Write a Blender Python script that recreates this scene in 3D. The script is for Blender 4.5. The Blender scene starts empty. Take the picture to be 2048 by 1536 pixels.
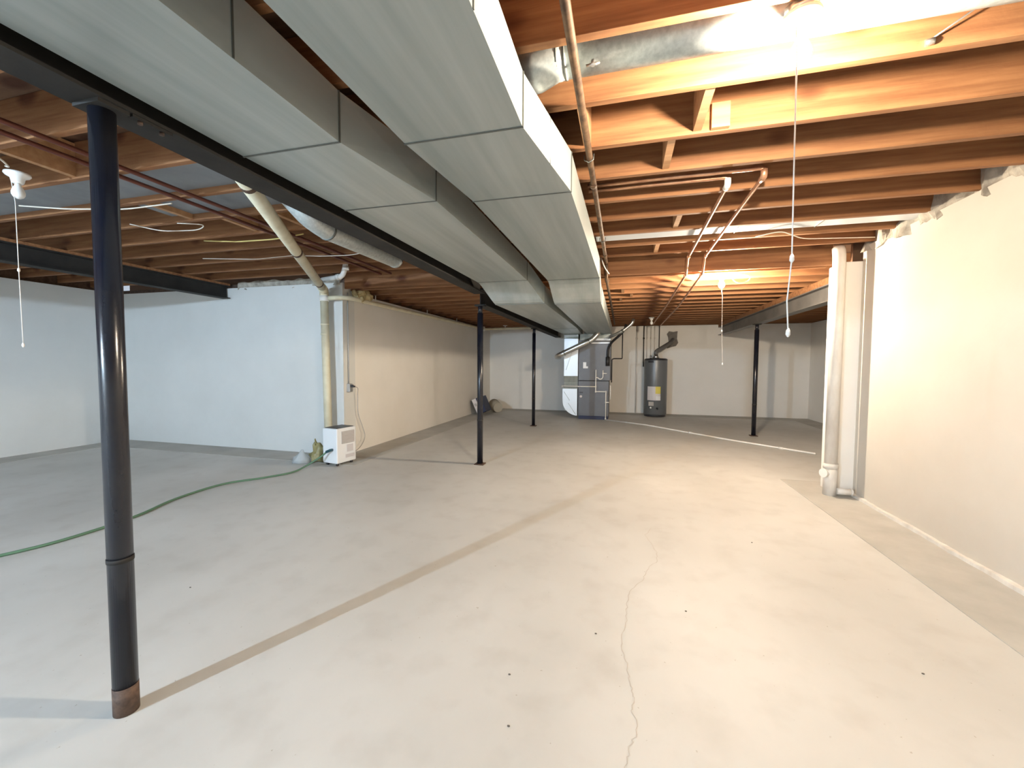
import bpy, bmesh, math, random
from mathutils import Vector, Matrix, noise
random.seed(7)
S = bpy.context.scene
C = S.collection
# ---------------------------------------------------------------- camera
F_PX = 826.47
cam_d = bpy.data.cameras.new('camera'); cam = bpy.data.objects.new('camera', cam_d); C.objects.link(cam)
cam_d.sensor_width = 36; cam_d.lens = F_PX / 2048 * 36; cam_d.clip_start = 0.02
R = ((0.96581254, 0.25918991, 0.00517102), (-0.0175166, 0.04534455, 0.99881782), (-0.25864902, 0.96476135, -0.04833446))
m = Matrix.Identity(4)
for i in range(3):
    m[i][0] = R[0][i]; m[i][1] = R[1][i]; m[i][2] = -R[2][i]
m[2][3] = 1.25
cam.matrix_world = m
S.camera = cam
# ---------------------------------------------------------------- world, exposure
w = bpy.data.worlds.new('world'); S.world = w; w.use_nodes = True
w.node_tree.nodes['Background'].inputs[0].default_value = (0.75, 0.85, 1, 1)
w.node_tree.nodes['Background'].inputs[1].default_value = 0.3
S.view_settings.view_transform = 'Standard'; S.view_settings.look = 'None'
S.view_settings.gamma = 1; S.view_settings.use_curve_mapping = False
S.view_settings.exposure = 1.15
BULB1 = (0.51, 1.50, 2.215); BULB2 = (1.03, 5.05, 2.11)
L_WARM = 1600; L_WARM2 = 2500; L_COOL = 7500
# ---------------------------------------------------------------- materials
def mat(name, col, rough=0.6, metal=0.0, emit=None, estr=0, col2=None, nscale=None, stretch=(1, 1, 1), contrast=(0.35, 0.65),
        bump=0.0, bscale=60, rand=0.0, alpha=None, coat=0.0):
    M = bpy.data.materials.new(name); M.use_nodes = True
    n = M.node_tree.nodes; l = M.node_tree.links; b = n['Principled BSDF']
    b.inputs['Base Color'].default_value = (*col, 1); b.inputs['Roughness'].default_value = rough; b.inputs['Metallic'].default_value = metal
    b.inputs['Coat Weight'].default_value = coat
    if emit: b.inputs['Emission Color'].default_value = (*emit, 1); b.inputs['Emission Strength'].default_value = estr
    if alpha is not None: b.inputs['Alpha'].default_value = alpha
    tc = n.new('ShaderNodeTexCoord')
    src = None
    if col2:
        mp = n.new('ShaderNodeMapping'); mp.inputs['Scale'].default_value = stretch
        l.new(tc.outputs['Object'], mp.inputs[0])
        nz = n.new('ShaderNodeTexNoise'); nz.inputs['Scale'].default_value = nscale or 3; nz.inputs['Detail'].default_value = 8
        nz.inputs['Roughness'].default_value = 0.6
        l.new(mp.outputs[0], nz.inputs[0])
        r = n.new('ShaderNodeValToRGB'); r.color_ramp.elements[0].position = contrast[0]; r.color_ramp.elements[1].position = contrast[1]
        r.color_ramp.elements[0].color = (*col, 1); r.color_ramp.elements[1].color = (*col2, 1)
        l.new(nz.outputs['Fac'], r.inputs[0]); src = r.outputs[0]
        l.new(src, b.inputs['Base Color'])
    if rand:
        oi = n.new('ShaderNodeObjectInfo'); hs = n.new('ShaderNodeHueSaturation'); mr = n.new('ShaderNodeMapRange')
        mr.inputs['To Min'].default_value = 1 - rand; mr.inputs['To Max'].default_value = 1 + rand
        l.new(oi.outputs['Random'], mr.inputs[0]); l.new(mr.outputs[0], hs.inputs['Value'])
        if src: l.new(src, hs.inputs['Color'])
        else: hs.inputs['Color'].default_value = (*col, 1)
        l.new(hs.outputs[0], b.inputs['Base Color'])
    if bump:
        nb = n.new('ShaderNodeTexNoise'); nb.inputs['Scale'].default_value = bscale; nb.inputs['Detail'].default_value = 6
        l.new(tc.outputs['Object'], nb.inputs[0])
        bp = n.new('ShaderNodeBump'); bp.inputs['Strength'].default_value = bump; bp.inputs['Distance'].default_value = 0.01
        l.new(nb.outputs['Fac'], bp.inputs['Height']); l.new(bp.outputs[0], b.inputs['Normal'])
    return M

def wood(name, a, b_, rand=0.1):
    M = mat(name, a, 0.75, col2=b_, nscale=3, stretch=(0.5, 9, 9), contrast=(0.3, 0.7), bump=0.15, bscale=30, rand=rand)
    # knots: sparse dark spots
    n = M.node_tree.nodes; l = M.node_tree.links; b = n['Principled BSDF']
    cur = b.inputs['Base Color'].links[0].from_socket
    tc = n.new('ShaderNodeTexCoord'); mp = n.new('ShaderNodeMapping'); mp.inputs['Scale'].default_value = (2.2, 4, 4)
    v = n.new('ShaderNodeTexVoronoi'); v.inputs['Scale'].default_value = 1.0
    l.new(tc.outputs['Object'], mp.inputs[0]); l.new(mp.outputs[0], v.inputs['Vector'])
    r = n.new('ShaderNodeValToRGB'); r.color_ramp.elements[0].position = 0.13; r.color_ramp.elements[1].position = 0.24
    r.color_ramp.elements[0].color = (0.45, 0.3, 0.25, 1); r.color_ramp.elements[1].color = (1, 1, 1, 1)
    mx = n.new('ShaderNodeMix'); mx.data_type = 'RGBA'; mx.blend_type = 'MULTIPLY'; mx.inputs[0].default_value = 1
    l.new(v.outputs['Distance'], r.inputs[0]); l.new(cur, mx.inputs[6]); l.new(r.outputs[0], mx.inputs[7])
    l.new(mx.outputs[2], b.inputs['Base Color'])
    return M

M_joist = wood('fir_joist', (0.17, 0.064, 0.022), (0.36, 0.17, 0.07))
M_sub = wood('subfloor_board', (0.13, 0.065, 0.035), (0.20, 0.11, 0.06), 0)
M_block = wood('blocking_wood', (0.38, 0.19, 0.085), (0.52, 0.30, 0.15))
M_duct = mat('galvanised_sheet', (0.32, 0.365, 0.355), 0.42, 0.4, col2=(0.48, 0.52, 0.505), nscale=2, stretch=(2.6, 0.12, 1.2), contrast=(0.36, 0.64), bump=0.04, bscale=9)
M_pan = mat('dull_pan_metal', (0.20, 0.215, 0.235), 0.6, 0.2, col2=(0.28, 0.30, 0.32), nscale=3)
M_round = mat('galvanised_round', (0.42, 0.46, 0.46), 0.42, 0.4, col2=(0.58, 0.62, 0.61), nscale=45, contrast=(0.35, 0.65))
M_seam = mat('seam_metal', (0.16, 0.17, 0.16), 0.5, 0.6)
M_bright = mat('bright_foil', (0.75, 0.8, 0.85), 0.4, 0.35)
M_beam = mat('black_steel', (0.011, 0.010, 0.009), 0.8, 0.0, col2=(0.024, 0.021, 0.018), nscale=4, bump=0.1, bscale=20)
M_col = mat('blue_black_paint', (0.007, 0.009, 0.018), 0.22, 0.0, col2=(0.018, 0.018, 0.022), nscale=6, stretch=(1, 1, 0.7), bump=0.04, bscale=30)
M_rust = mat('rusty_steel', (0.07, 0.045, 0.035), 0.7, 0.3, col2=(0.16, 0.1, 0.07), nscale=30)
M_greybeam = mat('grey_primer_steel', (0.13, 0.125, 0.12), 0.5, 0.2, col2=(0.19, 0.18, 0.17), nscale=3)
M_wall = mat('painted_block', (0.82, 0.79, 0.735), 0.85, col2=(0.88, 0.85, 0.80), nscale=1.2, contrast=(0.3, 0.7), bump=0.12, bscale=14)  # base colour raised so the dimly lit middle wall reads brighter
M_wallR = mat('darkened_painted_block', (0.54, 0.495, 0.43), 0.85, col2=(0.61, 0.565, 0.50), nscale=1.0, contrast=(0.3, 0.7), bump=0.12, bscale=14)  # wall paint darkened in its colour to offset strong bulb light here
M_wallL = mat('painted_block_pale', (0.68, 0.685, 0.665), 0.85, col2=(0.75, 0.755, 0.735), nscale=1.0, contrast=(0.3, 0.7), bump=0.12, bscale=14)
M_mortar = mat('rough_mortar', (0.26, 0.23, 0.19), 0.95, col2=(0.52, 0.48, 0.41), nscale=9, bump=0.6, bscale=22)
M_strip = mat('trench_concrete', (0.40, 0.385, 0.35), 0.85, col2=(0.51, 0.49, 0.45), nscale=2.5, contrast=(0.3, 0.7), bump=0.08, bscale=18)
M_strip2 = mat('grey_patch', (0.15, 0.135, 0.12), 0.95, col2=(0.22, 0.2, 0.18), nscale=12, bump=0.5)
M_crack = mat('crack_line', (0.50, 0.46, 0.41), 0.95)
M_copper = mat('copper_pipe', (0.45, 0.22, 0.13), 0.38, 0.7, col2=(0.62, 0.36, 0.22), nscale=8)
M_redcop = mat('dark_copper_pipe', (0.16, 0.05, 0.035), 0.5, 0.4)
M_gas = mat('rusty_gas_pipe', (0.05, 0.025, 0.013), 0.65, 0.2, col2=(0.15, 0.088, 0.046), nscale=18)
M_black = mat('black_iron', (0.03, 0.028, 0.03), 0.5, 0.3)
M_pvc = mat('white_pvc', (0.82, 0.80, 0.76), 0.4)
M_pvcold = mat('cream_painted_pipe', (0.62, 0.56, 0.40), 0.6, col2=(0.74, 0.69, 0.52), nscale=6, stretch=(1, 1, 1), bump=0.06)
M_stack = mat('whitewashed_pipe', (0.60, 0.56, 0.51), 0.7, col2=(0.78, 0.75, 0.70), nscale=7, stretch=(1, 1, 0.3), bump=0.1)
M_porc = mat('white_porcelain', (0.88, 0.87, 0.84), 0.25)
M_bulboff = mat('frosted_bulb', (0.92, 0.92, 0.90), 0.3)
M_bulb = mat('lit_warm_bulb', (1, 1, 1), 0.5, emit=(1, 0.86, 0.68), estr=L_WARM)
M_bulb2 = mat('lit_warm_bulb_far', (1, 1, 1), 0.5, emit=(1, 0.84, 0.64), estr=L_WARM2)
M_bulbc = mat('lit_cool_bulb', (1, 1, 1), 0.5, emit=(0.60, 0.80, 1.0), estr=L_COOL)
M_string = mat('white_string', (0.85, 0.80, 0.74), 0.8)
M_white = mat('white_plastic', (0.82, 0.84, 0.86), 0.35)
M_dark = mat('dark_plastic', (0.03, 0.03, 0.035), 0.4)
M_grille = mat('grey_grille', (0.42, 0.40, 0.38), 0.6)
M_labelgrey = mat('faint_label', (0.62, 0.60, 0.62), 0.6)
M_hose = mat('green_hose', (0.10, 0.20, 0.12), 0.5)
M_hosefit = mat('teal_fitting', (0.01, 0.06, 0.08), 0.4)
M_furn = mat('slate_cabinet', (0.12, 0.125, 0.14), 0.45, 0.25, col2=(0.15, 0.155, 0.17), nscale=2)
M_navy = mat('navy_base', (0.012, 0.018, 0.06), 0.5)
M_tank = mat('grey_tank', (0.17, 0.18, 0.19), 0.38, 0.3)
M_yellow = mat('yellow_label', (0.75, 0.62, 0.12), 0.6)
M_label = mat('white_label', (0.70, 0.66, 0.66), 0.6)
M_foam = mat('spray_foam', (0.36, 0.27, 0.12), 0.95, col2=(0.55, 0.45, 0.25), nscale=14, bump=0.8, bscale=30)
M_olive = mat('olive_bag', (0.22, 0.19, 0.06), 0.35, col2=(0.42, 0.38, 0.2), nscale=15)
M_clear = mat('clear_film', (0.8, 0.85, 0.88), 0.15, alpha=0.45)
M_cable = mat('yellow_cable', (0.62, 0.5, 0.18), 0.5)
M_wcable = mat('white_cable', (0.75, 0.68, 0.58), 0.5)
M_beige = mat('beige_plastic', (0.42, 0.37, 0.28), 0.6)
M_silver = mat('silver_flue', (0.62, 0.62, 0.60), 0.28, 0.9)
M_debris = mat('dark_grit', (0.12, 0.10, 0.08), 0.9)

def floor_mat():
    M = bpy.data.materials.new('concrete_floor'); M.use_nodes = True
    n = M.node_tree.nodes; l = M.node_tree.links; b = n['Principled BSDF']; b.inputs['Roughness'].default_value = 0.55
    tc = n.new('ShaderNodeTexCoord')
    def nz(scale, st, det=8):
        mp = n.new('ShaderNodeMapping'); mp.inputs['Scale'].default_value = st; l.new(tc.outputs['Object'], mp.inputs[0])
        t = n.new('ShaderNodeTexNoise'); t.inputs['Scale'].default_value = scale; t.inputs['Detail'].default_value = det; l.new(mp.outputs[0], t.inputs[0]); return t
    a = nz(0.9, (1, 0.7, 1)); r = n.new('ShaderNodeValToRGB'); e = r.color_ramp.elements
    e[0].position = 0.3; e[0].color = (0.50, 0.485, 0.45, 1); e[1].position = 0.66; e[1].color = (0.62, 0.605, 0.57, 1)
    l.new(a.outputs[0], r.inputs[0])
    c = nz(5, (1, 1, 1)); r2 = n.new('ShaderNodeValToRGB'); e = r2.color_ramp.elements
    e[0].position = 0.28; e[0].color = (0.92, 0.91, 0.90, 1); e[1].position = 0.5; e[1].color = (1, 1, 1, 1); l.new(c.outputs[0], r2.inputs[0])
    d = nz(45, (1, 1, 1), 2); r3 = n.new('ShaderNodeValToRGB'); e = r3.color_ramp.elements
    e[0].position = 0.22; e[0].color = (0.7, 0.66, 0.6, 1); e[1].position = 0.27; e[1].color = (1, 1, 1, 1); l.new(d.outputs[0], r3.inputs[0])
    def mul(x, y):
        mx = n.new('ShaderNodeMix'); mx.data_type = 'RGBA'; mx.blend_type = 'MULTIPLY'; mx.inputs[0].default_value = 1
        l.new(x, mx.inputs[6]); l.new(y, mx.inputs[7]); return mx.outputs[2]
    l.new(mul(mul(r.outputs[0], r2.outputs[0]), r3.outputs[0]), b.inputs['Base Color'])
    bp = n.new('ShaderNodeBump'); bp.inputs['Strength'].default_value = 0.08; bp.inputs['Distance'].default_value = 0.01
    l.new(c.outputs[0], bp.inputs['Height']); l.new(bp.outputs[0], b.inputs['Normal'])
    return M
M_floor = floor_mat()
# ---------------------------------------------------------------- mesh helpers
class MB:
    def __init__(s): s.b = bmesh.new()
    def box(s, x0, x1, y0, y1, z0, z1, rot=None, piv=None, bev=0):
        r = bmesh.ops.create_cube(s.b, size=1); vs = r['verts']
        for v in vs:
            v.co = Vector(((x0 + x1) / 2 + v.co.x * (x1 - x0), (y0 + y1) / 2 + v.co.y * (y1 - y0), (z0 + z1) / 2 + v.co.z * (z1 - z0)))
        if bev:
            es = list({e for v in vs for e in v.link_edges})
            rb = bmesh.ops.bevel(s.b, geom=es, offset=bev, segments=2, affect='EDGES', profile=0.5)
            vs = list({v for f in rb['faces'] for v in f.verts} | {v for v in vs if v.is_valid})
        if rot: bmesh.ops.transform(s.b, matrix=Matrix.Translation(piv) @ rot @ Matrix.Translation(-Vector(piv)), verts=vs)
        return s
    def tube(s, pts, r, seg=14, cap=True, bend=0.0):
        P = [Vector(p) for p in pts]
        if bend > 0 and len(P) > 2:
            Q = [P[0]]
            for i in range(1, len(P) - 1):
                a, b, c = P[i - 1], P[i], P[i + 1]
                d1 = min(bend, (a - b).length * 0.49); d2 = min(bend, (c - b).length * 0.49)
                p1 = b + (a - b).normalized() * d1; p2 = b + (c - b).normalized() * d2
                for k in range(6):
                    t = k / 5; Q.append(p1 * (1 - t) ** 2 + b * 2 * t * (1 - t) + p2 * t * t)
            Q.append(P[-1]); P = Q
        rr = r if isinstance(r, (list, tuple)) else [r] * len(P)
        rings = []; up = None
        for i, p in enumerate(P):
            if i == 0: d = P[1] - P[0]
            elif i == len(P) - 1: d = P[-1] - P[-2]
            else: d = (P[i] - P[i - 1]).normalized() + (P[i + 1] - P[i]).normalized()
            d = d.normalized() if d.length > 1e-9 else Vector((0, 0, 1))
            if up is None: up = Vector((0, 0, 1)) if abs(d.z) < 0.9 else Vector((1, 0, 0))
            a = d.cross(up).normalized() if d.cross(up).length > 1e-6 else d.orthogonal().normalized()
            b = a.cross(d).normalized(); up = b
            rings.append([s.b.verts.new(p + (a * math.cos(2 * math.pi * k / seg) + b * math.sin(2 * math.pi * k / seg)) * rr[i]) for k in range(seg)])
        for i in range(len(rings) - 1):
            for k in range(seg):
                f = s.b.faces.new((rings[i][k], rings[i][(k + 1) % seg], rings[i + 1][(k + 1) % seg], rings[i + 1][k])); f.smooth = True
        if cap: s.b.faces.new(rings[0][::-1]); s.b.faces.new(rings[-1])
        return s
    def lathe(s, prof, c=(0, 0, 0), seg=28):
        rings = [[s.b.verts.new((c[0] + r * math.cos(2 * math.pi * k / seg), c[1] + r * math.sin(2 * math.pi * k / seg), c[2] + z)) for k in range(seg)] for r, z in prof]
        for i in range(len(rings) - 1):
            for k in range(seg):
                f = s.b.faces.new((rings[i][k], rings[i][(k + 1) % seg], rings[i + 1][(k + 1) % seg], rings[i + 1][k])); f.smooth = True
        s.b.faces.new(rings[0][::-1]); s.b.faces.new(rings[-1]); return s
    def prism(s, poly, axis, a, b):
        def mk(p, t):
            return {'y': (p[0], t, p[1]), 'x': (t, p[0], p[1]), 'z': (p[0], p[1], t)}[axis]
        A = [s.b.verts.new(mk(p, a)) for p in poly]; B = [s.b.verts.new(mk(p, b)) for p in poly]; n = len(poly)
        s.b.faces.new(A); s.b.faces.new(B[::-1])
        for i in range(n): s.b.faces.new((A[i], A[(i + 1) % n], B[(i + 1) % n], B[i]))
        return s
    def rings(s, secs, cross=False, caps=True):
        """loft rectangles (x0,x1,y,z0,z1); a cross-broken loft gets a raised centre in its bottom face"""
        V = [[s.b.verts.new(p) for p in ((a, y, z0), (b, y, z0), (b, y + dy, z1), (a, y + dy, z1))] for a, b, y, z0, z1, dy in secs]
        for i in range(len(V) - 1):
            for k in range(4):
                q = (V[i][k], V[i][(k + 1) % 4], V[i + 1][(k + 1) % 4], V[i + 1][k])
                if cross and k in (0, 1):
                    c = sum((v.co for v in q), Vector()) / 4
                    c += Vector((0, 0, -0.006)) if k == 0 else Vector((0.005, 0, 0))
                    cv = s.b.verts.new(c)
                    for j in range(4): s.b.faces.new((q[j], q[(j + 1) % 4], cv))
                else: s.b.faces.new(q)
        if caps: s.b.faces.new(V[0][::-1]); s.b.faces.new(V[-1])
        return s
    def done(s, name, material, parent=None, origin=None):
        bmesh.ops.recalc_face_normals(s.b, faces=s.b.faces)
        if origin is None and parent is not None: origin = parent.get('_o', (0, 0, 0))
        o3 = Vector(origin or (0, 0, 0))
        if o3.length: bmesh.ops.translate(s.b, verts=s.b.verts, vec=-o3)
        me = bpy.data.meshes.new(name); s.b.to_mesh(me); s.b.free()
        o = bpy.data.objects.new(name, me); C.objects.link(o); me.materials.append(material)
        if parent is None: o.location = o3
        else: o.parent = parent; o['_o'] = tuple(o3)
        return o

def tag(o, label, cat, group=None):
    o['label'] = label; o['category'] = cat
    if group: o['group'] = group
    return o
def thing(name, label, cat, loc=(0, 0, 0), group=None):
    o = bpy.data.objects.new(name, None); C.objects.link(o); o.location = loc; o['_o'] = tuple(loc); o.empty_display_size = 0.1
    return tag(o, label, cat, group)
def struct(name, mb, m, parent=None):
    o = mb.done(name, m, parent)
    if parent is None: o['kind'] = 'structure'
    return o
def noisy(o, amp, scale, seed=0):
    for v in o.data.vertices:
        p = Vector(v.co) * scale + Vector((seed, seed, seed)); v.co += Vector(noise.noise_vector(p)) * amp
    return o
def grid_box(x0, x1, y0, y1, z0, z1, n):
    mb = MB(); mb.box(x0, x1, y0, y1, z0, z1); ax = max(x1 - x0, y1 - y0)
    es = [e for e in mb.b.edges if e.calc_length() > ax * 0.9]
    bmesh.ops.subdivide_edges(mb.b, edges=es, cuts=n, use_grid_fill=True)
    bmesh.ops.subdivide_edges(mb.b, edges=[e for e in mb.b.edges if e.calc_length() > 0.08], cuts=2, use_grid_fill=True)
    return mb
def ORD(k): return ['first', 'second', 'third', 'fourth', 'fifth', 'sixth', 'seventh', 'eighth', 'ninth', 'tenth', 'eleventh', 'twelfth', 'thirteenth',
                    'fourteenth', 'fifteenth', 'sixteenth', 'seventeenth', 'eighteenth'][k]
# ---------------------------------------------------------------- room shell
XL, XM, XR, XA = -7.75, -3.62, 2.16, 4.2      # left wall, middle wall, right wall, alcove wall
YS, YB, YR = 4.77, 11.1, -3.6                 # step line, back wall, rear wall
Z1, Z2 = 2.38, 2.24                           # joist undersides near / far
fl = struct('floor', MB().box(XL - 0.3, XA + 0.3, YR - 0.3, YB + 0.3, -0.1, 0), M_floor)
struct('wall_left', MB().box(XL - 0.25, XL, YR - 0.25, YS + 0.25, 0, 2.33), M_wallL)
struct('wall_left_return', MB().box(XL, XM, YS, YS + 0.25, 0, 2.32), M_wallL)
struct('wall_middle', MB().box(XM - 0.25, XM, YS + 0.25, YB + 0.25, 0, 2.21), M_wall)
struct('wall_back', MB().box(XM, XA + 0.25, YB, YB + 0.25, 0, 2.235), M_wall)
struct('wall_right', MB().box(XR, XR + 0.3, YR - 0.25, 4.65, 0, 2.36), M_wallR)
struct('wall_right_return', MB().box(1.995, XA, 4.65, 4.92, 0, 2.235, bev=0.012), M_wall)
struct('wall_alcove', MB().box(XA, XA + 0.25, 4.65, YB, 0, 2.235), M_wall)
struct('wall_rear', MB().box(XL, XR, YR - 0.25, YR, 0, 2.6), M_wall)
# subfloor and rims
cb = MB(); cb.box(XL - 0.25, XR + 0.4, YR - 0.25, 4.82, 2.602, 2.64)
struct('ceiling', cb, M_sub)
cb = MB(); cb.box(XM - 0.25, XA + 0.25, 4.82, YB + 0.25, 2.462, 2.50)
struct('ceiling_far', cb, M_sub)
cb = MB(); cb.box(XM - 0.25, XA + 0.25, YB + 0.14, YB + 0.2, 2.235, 2.46); struct('trim_1', cb, M_joist)
struct('trim_2', MB().box(XL - 0.25, XL - 0.18, YR, YS, 2.34, 2.60), M_sub)
struct('trim_8', MB().box(XM - 0.24, XM - 0.19, YS + 0.2, YB, 2.21, 2.60), M_sub)
struct('trim_9', MB().box(XL, XM - 0.2, YS + 0.16, YS + 0.2, 2.32, 2.60), M_sub)
struct('trim_10', MB().box(XR + 0.26, XR + 0.3, YR, 4.9, 2.36, 2.60), M_sub)
struct('trim_11', MB().box(XA + 0.16, XA + 0.2, 4.7, YB, 2.235, 2.46), M_sub)
struct('trim_12', MB().box(XR, XA + 0.2, 4.84, 4.88, 2.235, 2.60), M_sub)
# sill plates
cb = MB(); cb.box(XL, XM + 0.02, YS + 0.03, YS + 0.14, 2.32, 2.376); struct('trim_3', cb, M_rust)
# rough mortar above the walls
o = struct('trim_4', grid_box(XR + 0.0, XR + 0.22, 0.2, 4.64, 2.31, 2.56, 110), M_mortar); noisy(o, 0.06, 7, 3)
o = struct('trim_5', grid_box(XL + 2.4, XM - 0.05, YS + 0.01, YS + 0.2, 2.29, 2.40, 70), M_mortar); noisy(o, 0.03, 7, 9)
# new concrete strips along the walls, wall cove line
T = 0.004
tb = MB(); tb.box(1.69, XR, YR, 4.65, -0.01, T); tb.box(1.69, 2.0, 4.65, 5.1, -0.01, T)
tb.box(2.0, XA, 4.92, 5.1, -0.01, T); tb.box(XA - 0.42, XA, 5.1, YB - 0.5, -0.01, T); tb.box(XM, XA, YB - 0.5, YB, -0.01, T)
tb.box(XM, -3.15, YS - 0.45, YB - 0.5, -0.01, T); tb.box(XL + 0.4, XM, YS - 0.45, YS, -0.01, T); tb.box(XL, XL + 0.4, YR, YS, -0.01, T)
struct('trim_6', tb, M_strip)
o = struct('trim_7', grid_box(XR - 0.03, XR + 0.02, -1.0, 4.63, 0.0, 0.028, 80), M_stack); noisy(o, 0.012, 9, 1)
# cracks in the floor
def ribbon(name, pts, wd):
    mb = MB(); L = [];
    for i, (x, y) in enumerate(pts):
        a = Vector(pts[max(0, i - 1)]); b = Vector(pts[min(len(pts) - 1, i + 1)]); d = (b - a).normalized(); n = Vector((-d.y, d.x)) * wd / 2 * random.uniform(0.6, 1.3)
        L.append((mb.b.verts.new((x + n.x, y + n.y, 0.0012)), mb.b.verts.new((x - n.x, y - n.y, 0.0012))))
    for i in range(len(L) - 1): mb.b.faces.new((L[i][0], L[i + 1][0], L[i + 1][1], L[i][1]))
    return mb
def jitter(pts, n=6, a=0.006):
    out = []
    for i in range(len(pts) - 1):
        for k in range(n):
            t = k / n; out.append((pts[i][0] * (1 - t) + pts[i + 1][0] * t + random.uniform(-a, a), pts[i][1] * (1 - t) + pts[i + 1][1] * t + random.uniform(-a, a)))
    return out + [pts[-1]]
cr = [(0.35, 3.3), (0.23, 3.27), (0.18, 3.14), (0.24, 2.86), (0.23, 2.73), (0.16, 2.59), (0.14, 2.48), (0.06, 2.31), (0.04, 2.18), (0.04, 2.06), (0.02, 1.94), (0.02, 1.83),
      (0.04, 1.72), (0.05, 1.62), (0.06, 1.57), (0.055, 1.5), (0.07, 1.41), (0.045, 1.36), (0.03, 1.28), (0.02, 1.0), (0.05, 0.6)]
ribbon('crack', jitter(cr), 0.0035).done('crack', M_crack, fl)
# ---------------------------------------------------------------- joists
def joist(x0, x1, yc, z0, z1, label, group):
    o = MB().box(x0, x1, yc - 0.018, yc + 0.018, z0, z1, bev=0.002).done('floor_joist', M_joist, origin=((x0 + x1) / 2, yc, z0))
    return tag(o, label, 'joist', group)
near_y = [1.502 + 0.378 * k for k in range(-3, 9)]
for k, y in enumerate(near_y):
    if k == 0: continue
    joist(-1.76, XR + 0.25, y, Z1, 2.60, 'near-room fir joist from the beam to the right wall, %s one counted from the camera' % ORD(k - 1), 'near-room joists on the right')
    if k > 1: joist(XL - 0.1, -1.66, y - 0.040, Z1, 2.60, 'near-room dark joist left of the black beam, %s one counted from the camera' % ORD(k - 2), 'near-room joists on the left')
hd = MB().box(XM + 0.02, 1.97, 4.79, 4.815, Z2, 2.60).done('header_joist', M_joist, origin=(0, 4.8, Z2))
tag(hd, 'deep wood header board where the ceiling steps down beyond the near room', 'joist')
far_y = [4.90 + 0.378 * k for k in range(0, 17)]
for k, y in enumerate(far_y):
    joist(-1.76 + 0.0, XA + 0.1 if y > 4.93 else 1.97, y + 0.02, Z2, 2.46, 'far-room fir joist right of the ducts, %s one behind the ceiling step' % ORD(k), 'far-room joists on the right')
    joist(XM - 0.1, -1.66, y + 0.06, Z2, 2.46, 'far-room joist between the middle wall and the black beam, %s one behind the step' % ORD(k), 'far-room joists on the left')
# blocking between joists
bl = [(4, 5, 0.33, 0), (5, 6, 0.22, 0), (8, 9, 0.40, 0), (10, 11, 0.30, 0), (4, 5, -0.2, 1)]
for a, b, x, f in bl:
    ya, yb = near_y[a] + 0.018, near_y[b] - 0.018
    o = MB().box(x - 0.019, x + 0.019, ya, yb, Z1 + 0.012, 2.59).done('joist_blocking', M_block, origin=(x, ya, Z1))
    tag(o, 'short wood block between the %s and %s near-room joists%s' % (ORD(a - 1), ORD(b - 1), ' beside the duct' if f == 1 else ''), 'wood block', 'blocking between joists')
o = MB().box(0.39, 0.47, near_y[5] - 0.045, near_y[5] - 0.0185, Z1 + 0.005, 2.50).done('wood_cleat', M_block, origin=(0.43, near_y[5] - 0.03, Z1))
tag(o, 'flat wood cleat nailed upright to a joist face beside the first wood block', 'wood block')
for k, x in ((2, -0.02), (3, 0.1), (4, -0.05)):
    o = MB().box(x - 0.019, x + 0.019, far_y[k] + 0.038, far_y[k + 1] + 0.002, Z2 + 0.01, 2.45).done('joist_blocking', M_block, origin=(x, far_y[k], Z2))
    tag(o, 'short wood block behind the %s far-room joist right of the gas pipe' % ORD(k), 'wood block', 'blocking between far joists')
for a, b, x in ((5, 6, -3.35), (6, 7, -3.1), (3, 4, -3.3), (6, 7, -2.6)):
    o = MB().box(x - 0.019, x + 0.019, near_y[a] - 0.022, near_y[b] - 0.058, Z1 + 0.012, 2.59).done('joist_blocking', M_block, origin=(x, near_y[a], Z1))
    tag(o, 'short wood block left of the beam behind the %s joist%s' % (ORD(a - 2), ', nearer the beam' if x > -3 else ''), 'wood block', 'blocking left of the beam')
# sheet-metal pans under joist bays
def pan(x0, x1, ya, yb, z, label):
    tag(MB().box(x0, x1, ya + 0.019, yb - 0.019, z, z + 0.003).done('duct_pan', M_pan, origin=(x0, ya, z)), label, 'sheet metal')
pan(-4.9, -1.78, near_y[1] - 0.04, near_y[2] - 0.04, 2.42, 'grey sheet-metal pan in the ceiling nearest the camera left of the beam')
pan(-6.9, -1.78, near_y[3] + 0.338, near_y[4] + 0.338 , 2.42, 'long grey sheet-metal pan between joists behind the unlit left bulb')
pan(-3.55, -2.38, near_y[5] - 0.04, near_y[6] - 0.04, 2.43, 'short grey sheet-metal pan crossed by two dark pipes')
# ---------------------------------------------------------------- steel beams
def ibeam(name, xc, y0, y1, z0, z1, m, label, nail=None):
    t = thing(name, label, 'steel beam', (xc, y0, z0))
    w_, tf = 0.07, 0.012
    poly = [(xc - w_, z0), (xc + w_, z0), (xc + w_, z0 + tf), (xc + 0.005, z0 + tf), (xc + 0.005, z1 - tf), (xc + w_, z1 - tf), (xc + w_, z1), (xc - w_, z1), (xc - w_, z1 - tf), (xc - 0.005, z1 - tf), (xc - 0.005, z0 + tf), (xc - w_, z0 + tf)]
    MB().prism(poly, 'y', y0, y1).done('beam_section', m, t)
    if nail: MB().box(xc - w_, xc + w_, y0, y1, z1 + 0.001, nail - 0.001).done('nailer_board', M_joist, t)
    return t
ibeam('steel_beam', -1.70, YR + 0.02, 4.80, 2.10, 2.31, M_beam, 'black steel beam carrying the near-room joists above the nearest column', Z1)
ibeam('steel_beam', -1.70, 4.82, YB + 0.1, 1.965, 2.17, M_beam, 'black steel beam behind the ceiling step running back beside the ducts', Z2)
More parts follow.
